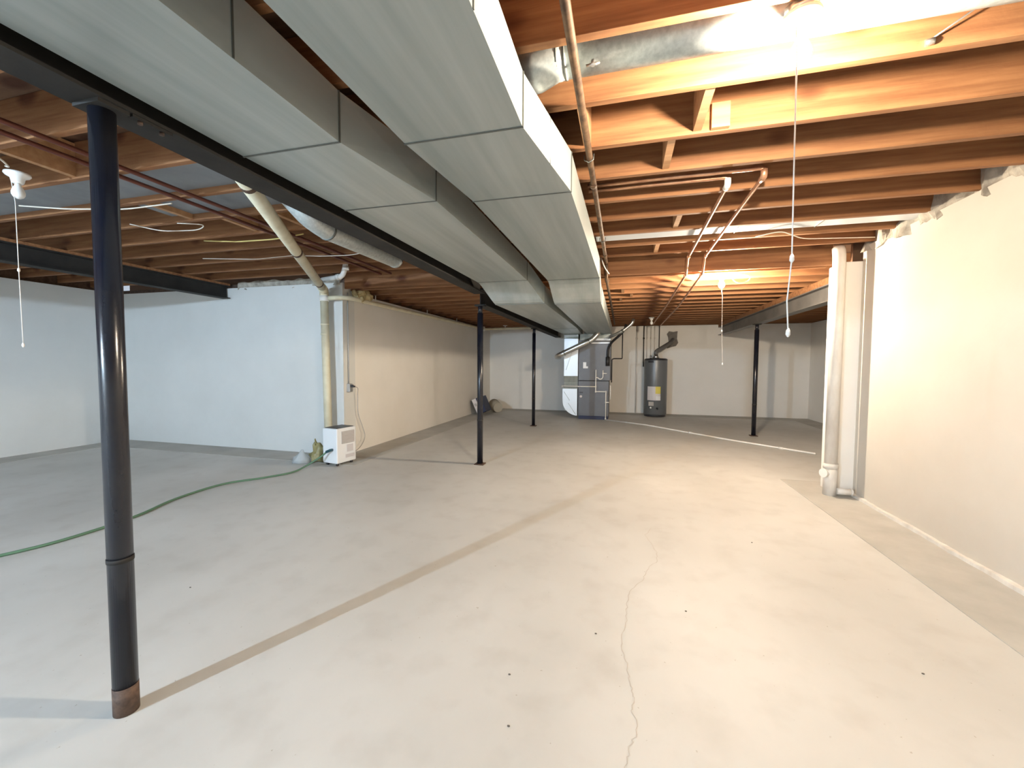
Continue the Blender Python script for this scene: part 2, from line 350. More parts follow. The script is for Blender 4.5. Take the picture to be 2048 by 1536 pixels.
ibeam('steel_beam', 2.27, 4.94, YB - 0.15, 1.97, 2.165, M_greybeam, 'grey steel beam at right between the white pipe and the back wall', Z2)
ibeam('steel_beam', -5.55, YR + 0.02, YS - 0.02, 2.17, 2.35, M_beam, 'dark steel beam at far left ending on the pale wall', Z1)
# ---------------------------------------------------------------- columns
def column(x, y, ztop, label, r=0.035, rusty=False, beamtop=True):
    t = thing('steel_column', label, 'column', (x, y, 0), 'steel support columns')
    zt = ztop - (0.012 if rusty else 0.10)
    MB().tube([(x, y, 0.10 if rusty else 0.012), (x, y, zt)], r, 32).done('tube', M_col, t)
    if not rusty: MB().tube([(x, y, zt), (x, y, ztop - 0.012)], 0.028, 20).done('screw_head', M_col, t)
    MB().box(x - 0.06, x + 0.06, y - 0.045, y + 0.045, ztop - 0.012, ztop).done('top_plate', M_beam, t)
    if rusty: MB().tube([(x, y, 0.001), (x, y, 0.10)], r * 1.02, 24).done('rusty_foot', M_rust, t)
    else: MB().box(x - 0.06, x + 0.06, y - 0.06, y + 0.06, 0, 0.012, bev=0.003).done('base_plate', M_rust, t)
    MB().tube([(x, y, 0.55), (x, y, 0.565)], r * 1.05, 24).done('collar', M_beam, t)
    return t
column(-1.70, 1.02, 2.10, 'nearest blue-black steel column with a rusty foot, at left', 0.036, True)
column(-1.70, 4.82, 1.965, 'blue-black steel column standing between the dehumidifier and the furnace', 0.036)
column(-1.73, 8.14, 1.965, 'thin dark steel column just left of the furnace, in front of the back wall', 0.033)
column(2.25, 8.12, 1.97, 'black steel column under the grey beam at right', 0.036)
# bolt pads where the near column meets the beam
o = thing('beam_splice_plate', 'dark bolted plate on the beam over the nearest column', 'plate', (-1.70, 1.0, 2.09))
MB().box(-1.66, -1.635, 1.07, 1.20, 2.09, 2.0995).done('plate', M_beam, o)
for dy in (1.10, 1.17): MB().tube([(-1.648, dy, 2.0895), (-1.648, dy, 2.08)], 0.008, 8).done('bolt', M_rust, o)
# ---------------------------------------------------------------- rectangular ducts
def duct(name, label, runs, y_front):
    t = thing(name, label, 'duct', (runs[0][0][0], y_front, 2.14))
    for secs, cross in runs:
        MB().rings(secs, cross).done('duct_section', M_duct, t)
    return t
H = 0.20
def curve_secs(xa0, xa1, xb0, xb1, y0, y1, za, zb, n=8):
    out = []
    for k in range(n + 1):
        u = k / n; s_ = u * u * (3 - 2 * u)
        out.append((xa0 + (xb0 - xa0) * s_, xa1 + (xb1 - xa1) * s_, y0 + (y1 - y0) * u, za + (zb - za) * s_, za + (zb - za) * s_ + H, 0.0))
    return out
def seam(t, x0, x1, y, z, side=False):
    z1 = z + H
    if side:
        MB().box(x1, x1 + 0.003, y - 0.003, y + 0.003, z, z1).done('seam_cleat', M_seam, t); return
    MB().prism([(x0 - 0.004, z1), (x0 - 0.004, z - 0.003), (x1 + 0.004, z - 0.003), (x1 + 0.004, z1), (x1 + 0.0005, z1), (x1 + 0.0005, z - 0.0005), (x0 - 0.0005, z - 0.0005), (x0 - 0.0005, z1)], 'y', y - 0.004, y + 0.004).done('seam_cleat', M_seam, t)
z = 2.14
LD = thing('rectangular_duct', 'left grey sheet-metal trunk duct running alongside the black beam', 'duct', (-1.35, 4, z))
for secs, cr_ in (([(-1.60, -1.12, -3.0, z, z + H, 0), (-1.60, -1.12, 1.00, z, z + H, 0)], 0), ([(-1.60, -1.12, 1.0, z, z + H, 0), (-1.60, -1.12, 1.47, z, z + H, 0)], 0),
                  ([(-1.60, -1.12, 1.47, z, z + H, 0), (-1.58, -1.005, 2.12, z, z + H, 0)], 1), ([(-1.58, -1.005, 2.12, z, z + H, 0), (-1.55, -1.0, 4.32, z, z + H, 0)], 0),
                  (curve_secs(-1.55, -1.0, -1.45, -0.87, 4.32, 4.66, z, 1.94), 0), ([(-1.45, -0.87, 4.66, 1.94, 2.14, 0), (-1.36, -0.86, 8.0, 1.94, 2.14, 0), (-1.32, -0.94, 10.0, 1.94, 2.14, 0)], 0)):
    MB().rings(secs, cr_).done('duct_section', M_duct, LD)
seam(LD, -1.60, -1.12, 1.0, z, True)
for a in ((-1.60, -1.12, 1.47), (-1.58, -1.005, 2.12), (-1.55, -1.0, 4.32)): seam(LD, *a, z)
seam(LD, -1.45, -0.87, 4.66, 1.94); seam(LD, -1.36, -0.86, 8.0, 1.94)
RD = thing('rectangular_duct', 'right grey sheet-metal trunk duct with a brightly lit side, ending over the furnace', 'duct', (-0.55, 4, z))
for secs, cr_ in (([(-0.87, -0.38, -3.0, z, z + H, 0), (-0.87, -0.38, 0.95, z, z + H, 0)], 0), ([(-0.87, -0.38, 0.95, z, z + H, 0), (-0.87, -0.38, 1.55, z, z + H, 0)], 0),
                  ([(-0.87, -0.38, 1.55, z, z + H, 0), (-0.81, -0.275, 2.18, z, z + H, 0)], 1), ([(-0.81, -0.275, 2.18, z, z + H, 0), (-0.79, -0.25, 4.38, z, z + H, 0)], 0),
                  (curve_secs(-0.79, -0.25, -0.77, -0.25, 4.38, 4.76, z, 1.94), 0), ([(-0.77, -0.25, 4.76, 1.94, 2.14, 0), (-0.80, -0.26, 9.75, 1.94, 2.14, 0)], 0),
                  ([(-0.88, -0.27, 9.75, 1.94, 2.14, 0), (-0.88, -0.27, 10.15, 1.94, 2.14, 0)], 0)):
    MB().rings(secs, cr_).done('duct_section', M_duct, RD)
for a in ((-0.87, -0.38, 1.02), (-0.86, -0.33, 1.86)): seam(RD, *a, z, True)
for a in ((-0.87, -0.38, 1.55), (-0.81, -0.275, 2.18), (-0.79, -0.25, 4.38)): seam(RD, *a, z)
seam(RD, -0.77, -0.25, 4.76, 1.94)
# ---------------------------------------------------------------- round ducts
t = thing('round_duct', 'shiny galvanised round duct between ceiling joists beside the lit near bulb', 'duct', (-0.3, 1.686, 2.42))
MB().tube([(-0.28, 1.69, 2.47), (2.3, 1.69, 2.47)], 0.080, 32).done('pipe', M_round, t)
MB().tube([(-0.44, 1.69, 2.425), (-0.36, 1.69, 2.435), (-0.29, 1.69, 2.465), (-0.24, 1.69, 2.47)], 0.082, 32).done('elbow', M_round, t)
for xx in (-0.27, -0.24, -0.2): MB().tube([(xx - 0.004, 1.69, 2.47), (xx + 0.004, 1.69, 2.47)], 0.084, 32).done('seam_bead', M_seam, t)
MB().tube([(-0.13, 1.65, 2.402), (-0.13, 1.64, 2.38)], 0.008, 8).tube([(-0.155, 1.641, 2.382), (-0.105, 1.641, 2.386)], 0.005, 8).done('damper_wing_nut', M_silver, t)
t = thing('stack_duct', 'flat pale metal duct between joists beyond the copper pipes', 'duct', (0, 3.9, 2.37))
MB().box(-0.26, 2.2, 3.805, 3.985, 2.392, 2.47, bev=0.004).done('duct_section', M_bright, t)
for xx in (0.9, 1.5): MB().box(xx, xx + 0.005, 3.80, 3.99, 2.386, 2.475).done('seam_cleat', M_seam, t)
t = thing('round_duct', 'dull round metal duct with an elbow hanging left of the black beam', 'duct', (-2.0, 2.4, 2.2))
MB().tube([(-2.16, 2.22, 2.47), (-2.10, 2.24, 2.34), (-2.03, 2.34, 2.22), (-2.02, 2.48, 2.185), (-2.00, 3.36, 2.185)], 0.072, 28, bend=0.05).done('pipe', M_round, t)
MB().tube([(-2.019, 2.50, 2.185), (-2.019, 2.515, 2.185)], 0.076, 28).done('seam_bead', M_seam, t)
MB().tube([(-2.0, 3.355, 2.185), (-2.0, 3.38, 2.185)], 0.075, 28).done('end_cap', M_silver, t)
# ---------------------------------------------------------------- gas and copper pipes
g = thing('gas_pipe', 'rusty brown gas pipe running front to back under the joists right of the ducts', 'pipe', (-0.2, 1, 2.35))
MB().tube([(-0.185, -2.5, 2.355), (-0.195, 4.70, 2.355), (-0.195, 4.74, 2.21), (-0.21, 10.2, 2.21)], 0.017, 12, bend=0.03).done('pipe', M_gas, g)
for y, zz in ((0.6, 2.355), (2.62, 2.355), (4.3, 2.355), (7.0, 2.21)): MB().tube([(-0.196, y, zz), (-0.196, y + 0.04, zz)], 0.022, 12).done('coupling', M_gas, g)
for y, zz in ((1.16, 2.375), (2.30, 2.375), (3.81, 2.375), (4.93, 2.235)): MB().tube([(-0.22, y, zz), (-0.218, y, zz - 0.03), (-0.196, y, zz - 0.043), (-0.172, y, zz - 0.03), (-0.17, y, zz)], 0.003, 6).done('pipe_strap', M_seam, g)
for k, (pts, lab) in enumerate((([(-0.24, 2.84, 2.40), (0.60, 2.84, 2.40), (0.60, 2.84, 2.355), (0.625, 4.62, 2.352), (0.63, 4.765, 2.21), (0.665, 7.3, 2.21), (0.67, 10.4, 2.21)], 'left one of the two parallel copper pipes under the joists'),
                               ([(-0.24, 2.76, 2.40), (0.775, 2.76, 2.40), (0.775, 2.76, 2.355), (0.785, 4.62, 2.352), (0.79, 4.765, 2.21), (0.86, 7.3, 2.21), (0.87, 10.9, 2.21)], 'right one of the two parallel copper pipes under the joists'))):
    t = thing('copper_pipe', lab, 'pipe', pts[2])
    MB().tube(pts, 0.0125, 12, bend=0.03).done('pipe', M_copper, t)
    MB().tube([(pts[2][0], pts[2][1], 2.39), (pts[2][0], pts[2][1], 2.352), (pts[2][0], pts[2][1] + 0.05, 2.352)], 0.019, 12, bend=0.02).done('elbow_fitting', M_pvc if k == 0 else M_copper, t)
    for y, zc in ((4.58, 2.352), (4.81, 2.21)): MB().tube([(pts[3][0] + 0.001, y - 0.02, zc), (pts[3][0] + 0.001, y + 0.02, zc)], 0.017, 10).done('coupling', M_copper, t)
for dx, lab in ((0, 'left one of two dark reddish pipes crossing the joists left of the beam'), (0.14, 'right one of two dark reddish pipes crossing the joists left of the beam')):
    o = MB().tube([(-2.93 + dx, -2.5, 2.36), (-2.93 + dx, 4.6, 2.36)], 0.013, 10).done('water_pipe', M_redcop, origin=(-2.9 + dx, 0, 2.36)); tag(o, lab, 'pipe')
# ---------------------------------------------------------------- plastic and drain pipes
t = thing('drain_pipe', 'cream drain pipe standing in the wall corner and slanting up to the beam', 'pipe', (-3.78, 4.66, 0))
A = Vector((-3.80, 4.64, 2.20)); B = Vector((-1.98, 1.72, 2.31))
MB().tube([(-3.76, 4.64, 0.0), (-3.80, 4.64, 2.08)], 0.050, 20).done('vertical_pipe', M_pvcold, t)
MB().tube([(-3.80, 4.64, 2.08), A, A + (B - A) * 0.06], 0.056, 20, bend=0.05).done('elbow', M_pvcold, t)
MB().tube([A + (B - A) * 0.05, B], 0.047, 20).done('slanted_pipe', M_pvcold, t)
for u in (0.12, 0.5, 0.90): MB().tube([A + (B - A) * u, A + (B - A) * (u + 0.012)], 0.050, 20).done('joint_band', M_rust, t)
MB().tube([(-3.80, 4.64, 2.06), (-3.80, 4.64, 2.13)], 0.058, 20).done('coupling', M_pvc, t)
for zz in (1.75, 1.62): MB().tube([(-3.795, 4.64, zz), (-3.795, 4.64, zz + 0.02)], 0.053, 20).done('hub', M_pvcold, t)
t = thing('vent_pipe', 'short white plastic branch pipe with an upturned elbow on the slanting drain', 'pipe', (-3.7, 4.4, 2.28))
MB().tube([(-3.66, 4.44, 2.29), (-3.30, 4.36, 2.30), (-3.24, 4.34, 2.44), (-3.24, 4.34, 2.58)], 0.030, 16, bend=0.06).done('pipe', M_pvc, t)
MB().tube([(-3.40, 4.38, 2.298), (-3.35, 4.37, 2.299)], 0.037, 16).done('coupling', M_pvc, t); MB().tube([(-3.24, 4.34, 2.37), (-3.24, 4.34, 2.41)], 0.037, 16).done('coupling', M_pvc, t)
t = thing('horizontal_drain_pipe', 'cream pipe sloping along the top of the middle wall to the back wall', 'pipe', (-3.5, 5, 2.1))
MB().tube([(-3.745, 4.66, 2.10), (-3.60, 4.66, 2.105), (-3.50, 4.80, 2.11), (-3.50, 6.2, 2.12), (-3.50, 9.9, 2.15), (-3.50, 10.3, 2.155), (-3.3, 10.3, 2.16), (-2.2, 10.3, 2.17)], 0.030, 16, bend=0.12).done('pipe', M_pvcold, t)
MB().tube([(-3.50, 10.18, 2.10), (-3.50, 10.18, 2.21)], 0.035, 14).done('cleanout_tee', M_pvc, t)
for y in (5.35, 7.0, 8.4): MB().tube([(-3.50, y, 2.10), (-3.50, y, 2.235)], 0.008, 8).done('hanger', M_pvc, t)
MB().tube([(-2.95, 10.3, 2.17), (-2.95, 10.3, 2.235)], 0.012, 8).box(-3.0, -2.9, 10.27, 10.33, 2.23, 2.238).done('hanger', M_pvc, t)
t = thing('stack_pipe', 'tall whitewashed drain stack standing at the end of the right wall', 'pipe', (1.93, 4.58, 0))
MB().tube([(1.95, 4.605, 0.0), (1.95, 4.605, 0.30)], 0.056, 22).done('bottom_hub', M_stack, t)
MB().tube([(1.95, 4.605, 0.30), (1.95, 4.605, 2.28), (1.95, 4.63, 2.36)], 0.052, 22, bend=0.08).done('vertical_pipe', M_stack, t)
MB().tube([(1.95, 4.605, 0.26), (1.95, 4.605, 0.31)], 0.060, 22).done('hub_rim', M_stack, t)
MB().tube([(1.95, 4.605, 0.22), (1.885, 4.57, 0.22)], 0.034, 18).tube([(1.888, 4.571, 0.22), (1.870, 4.563, 0.22)], 0.042, 18).done('cleanout_plug', M_pvc, t)
o = thing('floor_stub_pipe', 'small painted pipe stub lying between the stack foot and the right wall', 'pipe', (2.0, 4.6, 0.04))
MB().tube([(1.99, 4.56, 0.055), (2.10, 4.55, 0.055)], 0.03, 16).done('pipe', M_stack, o); MB().tube([(2.095, 4.55, 0.055), (2.112, 4.55, 0.055)], 0.034, 16).done('cap', M_stack, o)
o = MB().tube([(-0.35, 9.42, 0.016), (0.47, 8.86, 0.016), (1.73, 7.47, 0.016), (2.63, 6.64, 0.016)], 0.0135, 12).done('condensate_pipe', M_pvc, origin=(1, 8, 0.016))
tag(o, 'thin white plastic pipe lying across the floor from the furnace toward the alcove', 'pipe')
for p in ((1.2, 8.06), (2.3, 6.945)):
    d = Vector((0.72, -0.69, 0)); q = Vector((p[0], p[1], 0.016)); q2 = MB().tube([q - d * 0.03, q + d * 0.03], 0.018, 12).done('coupling', M_pvc, o, origin=(1, 8, 0.016))
# ---------------------------------------------------------------- lamp holders
def lamp(x, y, zc, label, bm, string=None, cable=None, bare=True):
    t = thing('lamp_holder', label, 'lamp', (x, y, zc))
    MB().lathe([(0.056, 0), (0.058, -0.010), (0.050, -0.020), (0.032, -0.030), (0.027, -0.055), (0.022, -0.062)], (x, y, zc)).done('porcelain_base', M_porc, t)
    prof = [(0.012, 0.0), (0.014, -0.012)] + [(0.030 * math.sin(a) + 0.0, -0.045 - 0.033 * math.cos(math.pi - a) * -1) for a in ()]
    prof = [(0.013, 0), (0.015, -0.015), (0.024, -0.032), (0.030, -0.052), (0.029, -0.068), (0.022, -0.082), (0.010, -0.090), (0.002, -0.092)]
    MB().lathe(prof, (x, y, zc - 0.060)).done('bulb', bm, t)
    if string:
        MB().tube([(x - 0.022, y - 0.02, zc - 0.03)] + string, 0.0022, 6).done('pull_string', M_string, t)
        for q in (string[-1], string[len(string) // 2]):
            MB().lathe([(0.002, 0.014), (0.006, 0.006), (0.007, -0.006), (0.002, -0.014)], q, 10).done('string_bead', M_string, t)
    return t
lb = lamp(0.53, 1.56, 2.36, 'lit bare bulb on a porcelain holder nearest the camera, with a long pull string', M_bulb,
     [(0.50, 1.50, 2.2), (0.497, 1.48, 1.85), (0.497, 1.47, 1.58), (0.488, 1.47, 1.45), (0.494, 1.47, 1.352)])
MB().lathe([(0.05, 0), (0.05, 0.03)], (0.53, 1.56, 2.3605), 8).done('junction_box', M_silver, lb)
lamp(1.02, 4.975, 2.238, 'lit bare bulb in the far room in front of the grey beam', M_bulb2, [(1.03, 4.97, 2.0), (1.035, 4.97, 1.62), (1.05, 4.97, 1.262)])
lamp(0.56, 9.15, 2.238, 'small unlit bulb on the far ceiling above the water heater', M_bulboff)
lamp(-3.53, 1.68, 2.378, 'unlit bulb on a white porcelain holder left of the nearest column', M_bulboff,
     [(-3.52, 1.66, 2.2), (-3.52, 1.66, 1.8), (-3.515, 1.66, 1.35)])
lamp(-3.3, -2.4, 2.378, 'daylight-white bulb burning behind the camera on the left', M_bulbc)
# cables
def cable(pts, r, m, label, bend=0.08):
    o = MB().tube(pts, r, 8, bend=bend).done('electrical_cable', m, origin=pts[0]); return tag(o, label, 'cable')
cable([(1.09, 5.00, 2.232), (1.22, 4.98, 2.225), (1.29, 4.93, 2.19), (1.26, 4.86, 2.13), (1.18, 4.84, 2.105), (1.12, 4.86, 2.13), (1.10, 4.89, 2.19)], 0.006, M_pvc, 'white cable loop hanging beside the far lit bulb')
cable([(1.10, 4.10, 2.375), (1.25, 3.95, 2.365), (1.5, 4.2, 2.355), (1.9, 4.3, 2.365), (2.1, 4.35, 2.37)], 0.004, M_wcable, 'thin cable stapled under the joists near the stack pipe')
cable([(-3.46, 1.60, 2.375), (-3.38, 1.58, 2.35), (-3.3, 1.5, 2.36), (-3.35, 1.45, 2.39)], 0.005, M_wcable, 'short curl of cable above the unlit left bulb')
cable([(-4.2, 2.0, 2.365), (-3.9, 2.1, 2.35), (-3.5, 2.22, 2.355), (-3.1, 2.25, 2.37)], 0.005, M_wcable, 'cable draped under the joists at far left behind the unlit bulb')
cable([(-3.75, 3.0, 2.37), (-3.4, 3.03, 2.345), (-3.0, 3.05, 2.345), (-2.7, 3.05, 2.368)], 0.006, M_cable, 'yellow cable sagging under the joists left of the slanting drain')
cable([(-3.9, 2.5, 2.372), (-3.7, 2.6, 2.33), (-3.4, 2.68, 2.34), (-3.3, 2.66, 2.372), (-3.5, 2.58, 2.372)], 0.004, M_wcable, 'loose loop of thin cable left of the dark reddish pipes')
cable([(-4.4, 3.5, 2.37), (-3.8, 3.6, 2.35), (-3.3, 3.6, 2.36), (-3.0, 3.62, 2.338), (-2.7, 3.66, 2.338), (-2.5, 3.7, 2.37)], 0.004, M_wcable, 'long wavy thin cable behind the slanting drain pipe')
cable([(-0.24, 4.5, 2.37), (-0.21, 4.53, 2.28), (-0.16, 4.6, 2.22)], 0.005, M_pvc, 'short white cable drop beside the right duct at the ceiling step')
o = thing('wire_hanger', 'thin metal hanger strap on a joist face at the upper right', 'hanger', (1.1, 1.85, 2.42))
MB().tube([(1.03, 1.858, 2.405), (1.14, 1.83, 2.47), (1.24, 1.81, 2.585)], 0.0035, 8).done('strap', M_silver, o)
MB().tube([(1.02, 1.86, 2.40), (1.045, 1.855, 2.402)], 0.012, 10).done('nail_head', M_silver, o)
# ---------------------------------------------------------------- furnace
t = thing('furnace', 'slate grey furnace cabinet standing under the duct end at the back', 'furnace', (-0.62, 9.8, 0))
MB().box(-0.97, -0.31, 9.52, 10.18, 0.0, 0.08).done('base', M_navy, t)
MB().box(-0.98, -0.30, 9.50, 10.2, 0.08, 0.875, bev=0.006).done('blower_cabinet', M_furn, t)
MB().box(-0.98, -0.27, 9.50, 10.2, 0.885, 1.80, bev=0.006).done('coil_cabinet', M_furn, t)
MB().box(-0.96, -0.32, 9.492, 9.499, 0.11, 0.70, bev=0.002).done('lower_door', M_furn, t)
MB().box(-0.96, -0.29, 9.492, 9.499, 1.17, 1.76, bev=0.002).done('upper_door', M_furn, t)
MB().box(-0.95, -0.87, 9.484, 9.491, 0.595, 0.625).done('door_grip', M_dark, t)
MB().tube([(-0.915, 9.491, 0.52), (-0.915, 9.483, 0.52)], 0.028, 16).done('round_badge', M_label, t)
MB().box(-0.875, -0.805, 9.486, 9.491, 1.16 + 0.0, 1.30).box(-0.805, -0.765, 9.486, 9.491, 1.16, 1.205).done('paper_label', M_white, t)
MB().box(-0.64, -0.275, 9.485, 9.498, 1.79, 1.83).box(-0.70, -0.29, 9.485, 9.498, 1.72, 1.745).done('metal_flange', M_bright, t)
MB().rings([(-0.96, -0.28, 9.55, 1.801, 1.938, 0), (-0.96, -0.28, 10.15, 1.801, 1.938, 0)]).done('supply_plenum', M_duct, t)
# return drop
t = thing('return_air_drop', 'bright sheet-metal return duct dropping to a rounded boot left of the furnace', 'duct', (-1.15, 9.6, 0))
MB().box(-1.31, -0.99, 9.48, 10.0, 0.98, 1.84, bev=0.004).done('upper_panel', M_bright, t)
MB().box(-1.31, -0.99, 9.50, 10.0, 1.85, 1.935).done('top_collar', M_duct, t)
MB().box(-1.315, -0.985, 9.47, 9.5, 1.885, 1.91).done('flange', M_bright, t)
mb = MB(); mb.rings([(-1.31, -0.99, 9.50, 0.97, 0.975, 0.5), (-1.31, -0.99, 9.52, 0.97, 0.98, 0.48)])
mb = MB().prism([(9.48, 0.98), (9.58, 0.84), (9.50, 0.69), (10.0, 0.69), (10.0, 0.98)], 'x', -1.315, -0.99); mb.done('tapered_panel', M_duct, t)
poly = [(-1.0, 0.69), (-1.335, 0.69), (-1.335, 0.42)] + [(-1.0 - 0.335 * math.cos(a * math.pi / 20), 0.42 - 0.34 * math.sin(a * math.pi / 20)) for a in range(1, 11)]
MB().prism(poly, 'y', 9.48, 10.0).done('rounded_boot', M_bright, t)
for a, b in (((-1.30, 0.62), (-1.17, 0.42)), ((-1.20, 0.36), (-1.03, 0.10)), ((-1.26, 1.12), (-1.10, 1.62))):
    MB().tube([(a[0], 9.478, a[1]), (b[0], 9.478, b[1])], 0.0045, 6).done('stiffening_crease', M_round, t)
# condensate piping on furnace
t = thing('condensate_piping', 'white plastic drain piping with a trap on the furnace front', 'pipe', (-0.58, 9.46, 0.7))
def pv(pts, part='pipe', r=0.0125, bend=0.015): return MB().tube([(x, 9.455, z_) for x, z_ in pts], r, 10, bend=bend).done(part, M_pvc, t)
pv([(-1.34, 0.75), (-0.59, 0.75)]); pv([(-0.585, 1.13), (-0.585, 0.64), (-0.36, 0.64), (-0.36, 0.02)])
pv([(-0.585, 0.955), (-0.54, 0.955), (-0.50, 0.915), (-0.45, 0.93), (-0.43, 0.97), (-0.43, 1.12)], 'trap', bend=0.03); pv([(-0.43, 1.05), (-0.345, 1.05)])
pv([(-0.36, 0.40), (-0.285, 0.40)]); pv([(-0.262, 0.78), (-0.262, 0.47)])
for x, z_ in ((-0.585, 0.75), (-0.585, 0.64), (-0.36, 0.64), (-0.36, 0.40), (-0.43, 1.05), (-0.36, 0.03), (-0.262, 0.66)):
    MB().tube([(x, 9.455, z_ - 0.022), (x, 9.455, z_ + 0.022)], 0.018, 10).done('fitting', M_pvc, t)
MB().tube([(-1.355, 9.455, 0.75), (-1.33, 9.455, 0.75)], 0.02, 10).done('end_cap', M_pvc, t)
# flue pipes
t = thing('flue_pipe', 'shiny metal flue pipe slanting down to the left across the return duct', 'pipe', (-1, 9.1, 1.6))
MB().tube([(-1.47, 9.75, 1.42), (-1.45, 9.30, 1.42), (-1.36, 9.10, 1.45), (-0.66, 9.08, 1.775), (-0.54, 9.10, 1.90), (-0.53, 9.12, 1.99)], 0.058, 20, bend=0.07).done('pipe', M_silver, t)
for p, q in (((-1.26, 9.094, 1.497), (-1.245, 9.094, 1.504)), ((-0.72, 9.083, 1.747), (-0.705, 9.083, 1.754))): MB().tube([p, q], 0.062, 20).done('seam_bead', M_seam, t)
t = thing('flue_pipe', 'thin metal vent pipe rising right from the duct end to the joists', 'pipe', (-0.2, 9.0, 1.9))
MB().tube([(-0.28, 9.1, 1.84), (-0.02, 9.0, 1.95), (0.16, 9.0, 2.10), (0.2, 9.0, 2.2)], 0.032, 16, bend=0.04).done('pipe', M_silver, t)
MB().tube([(-0.04, 9.0, 1.945), (-0.01, 9.0, 1.965)], 0.036, 16).done('coupling', M_seam, t)
t = thing('flexible_hose', 'black hose curving from the furnace top up to the joists', 'hose', (-0.1, 9.3, 1.7))
MB().tube([(-0.33, 9.44, 1.32), (-0.33, 9.44, 1.60), (-0.25, 9.35, 1.74), (-0.10, 9.2, 1.86), (0.02, 9.1, 1.98), (0.05, 9.1, 2.1)], 0.027, 14, bend=0.08).done('hose', M_black, t)
MB().tube([(-0.33, 9.45, 1.22), (-0.33, 9.45, 1.42)], 0.045, 14).done('valve_body', M_black, t)
o = MB().tube([(-0.02, 9.35, 2.0), (-0.02, 9.35, 1.38), (-0.20, 9.42, 1.38), (-0.24, 9.45, 1.36), (-0.24, 9.45, 0.85)], 0.012, 10, bend=0.02).done('gas_line', M_black, origin=(-0.1, 9.4, 1.4))
tag(o, 'thin black iron pipe with a jog down the right side of the furnace', 'pipe')
# ---------------------------------------------------------------- water heater
cx, cy, r = 0.77, 10.62, 0.265
t = thing('water_heater', 'tall grey cylindrical water heater in front of the back wall', 'water heater', (cx, cy, 0))
MB().lathe([(r * 0.93, 0.0), (r * 0.93, 0.05)], (cx, cy, 0), 40).done('base_ring', M_dark, t)
MB().lathe([(r * 0.97, 0.05), (r, 0.06), (r, 1.35), (r * 0.985, 1.37)], (cx, cy, 0), 48).done('tank', M_tank, t)
MB().lathe([(r * 1.01, 1.355), (r * 1.01, 1.38), (r * 0.9, 1.40), (0.05, 1.41)], (cx, cy, 0), 48).done('top_cap', M_dark, t)
def onc(a0, a1, z0, z1, m, name, rr=None, par=None):
    rr = rr or r + 0.003; mb = MB(); n = 10; A_ = []
    for k in range(n + 1):
        a = math.radians(a0 + (a1 - a0) * k / n); A_.append([mb.b.verts.new((cx + q * math.sin(a), cy - q * math.cos(a), z_)) for q in (rr - 0.004, rr) for z_ in (z0, z1)])
    for k in range(n):
        p, q = A_[k], A_[k + 1]
        for i, j in ((0, 1), (1, 3), (3, 2), (2, 0)): mb.b.faces.new((p[i], p[j], q[j], q[i]))
    mb.b.faces.new(A_[0]); mb.b.faces.new(A_[-1])
    return mb.done(name, m, par or t)
pl = onc(-45, 22, 0.40, 0.73, M_label, 'printed_label'); onc(-3, 22, 0.56, 0.73, M_yellow, 'yellow_label', rr=r + 0.006)
for k in range(6): onc(-40, -8, 0.43 + k * 0.048, 0.438 + k * 0.048, M_labelgrey, 'label_text_line', r + 0.006, pl)
onc(0, 22, 0.41, 0.50, M_white, 'white_sticker', rr=r + 0.006); onc(-44, -14, 1.30, 1.345, M_dark, 'dark_band', rr=r + 0.004)
MB().box(cx - 0.17, cx - 0.05, cy - r - 0.05, cy - r + 0.06, 0.27, 0.37, bev=0.005).done('gas_valve', M_grille, t)
MB().tube([(cx - 0.12, cy - r - 0.04, 0.23), (cx - 0.12, cy - r - 0.07, 0.23)], 0.02, 12).done('drain_valve', M_silver, t)
MB().tube([(cx + 0.02, cy - r + 0.0, 0.22), (cx + 0.045, cy - r - 0.02, 0.19)], 0.02, 12).done('burner_port', M_dark, t)
MB().lathe([(0.085, 1.41), (0.06, 1.46), (0.045, 1.50)], (cx, cy, 0), 20).done('draft_hood', M_silver, t)
MB().tube([(cx - 0.12, cy, 1.40), (cx - 0.12, cy, 1.47)], 0.025, 12).done('pipe_nipple', M_silver, t)
t = thing('flue_pipe', 'dull grey flue pipe rising from the water heater to the wall patch', 'pipe', (cx, cy, 1.5))
MB().tube([(cx, cy, 1.50), (cx, cy, 1.57), (1.13, 10.82, 1.80), (1.19, 11.0, 1.86), (1.19, 11.064, 1.87)], 0.05, 18, bend=0.05).done('pipe', M_greybeam, t)
mb = MB().prism([(1.07, 1.66), (1.02, 1.74), (1.10, 1.80), (1.08, 1.95), (1.05, 2.02), (1.10, 2.09), (1.20, 2.07), (1.30, 2.09), (1.29, 1.90), (1.32, 1.80), (1.27, 1.72), (1.18, 1.70)], 'y', 11.065, 11.1)
tag(mb.done('mortar_patch', M_strip2, origin=(1.2, 11.08, 1.8)), 'rough dark patch on the back wall where the heater flue enters', 'wall patch')
bpipes = [(0.33, 0.02, 2.235, 0.016, M_stack, 'pale conduit pipe from ceiling to floor left of the water heater'),
          (0.50, 1.20, 2.235, 0.013, M_black, 'dark pipe on the back wall just left of the water heater'),
          (0.575, 1.35, 2.235, 0.009, M_stack, 'first thin pale pipe behind the water heater top, from the left'),
          (0.67, 1.35, 2.235, 0.009, M_stack, 'second thin pale pipe behind the water heater top, from the left'),
          (0.76, 1.55, 2.235, 0.009, M_stack, 'third thin pale pipe behind the water heater top, from the left')]
for x, z0, z1_, rr, m_, lab in bpipes:
    t = thing('riser_pipe', lab, 'pipe', (x, 11.06, z0))
    MB().tube([(x, 11.075 - rr, z0), (x, 11.075 - rr, z1_)], rr, 10).done('pipe', m_, t)
    MB().tube([(x, 11.075 - rr, 1.9), (x, 11.075 - rr, 1.94)], rr * 1.7, 10).done('coupling', m_, t)
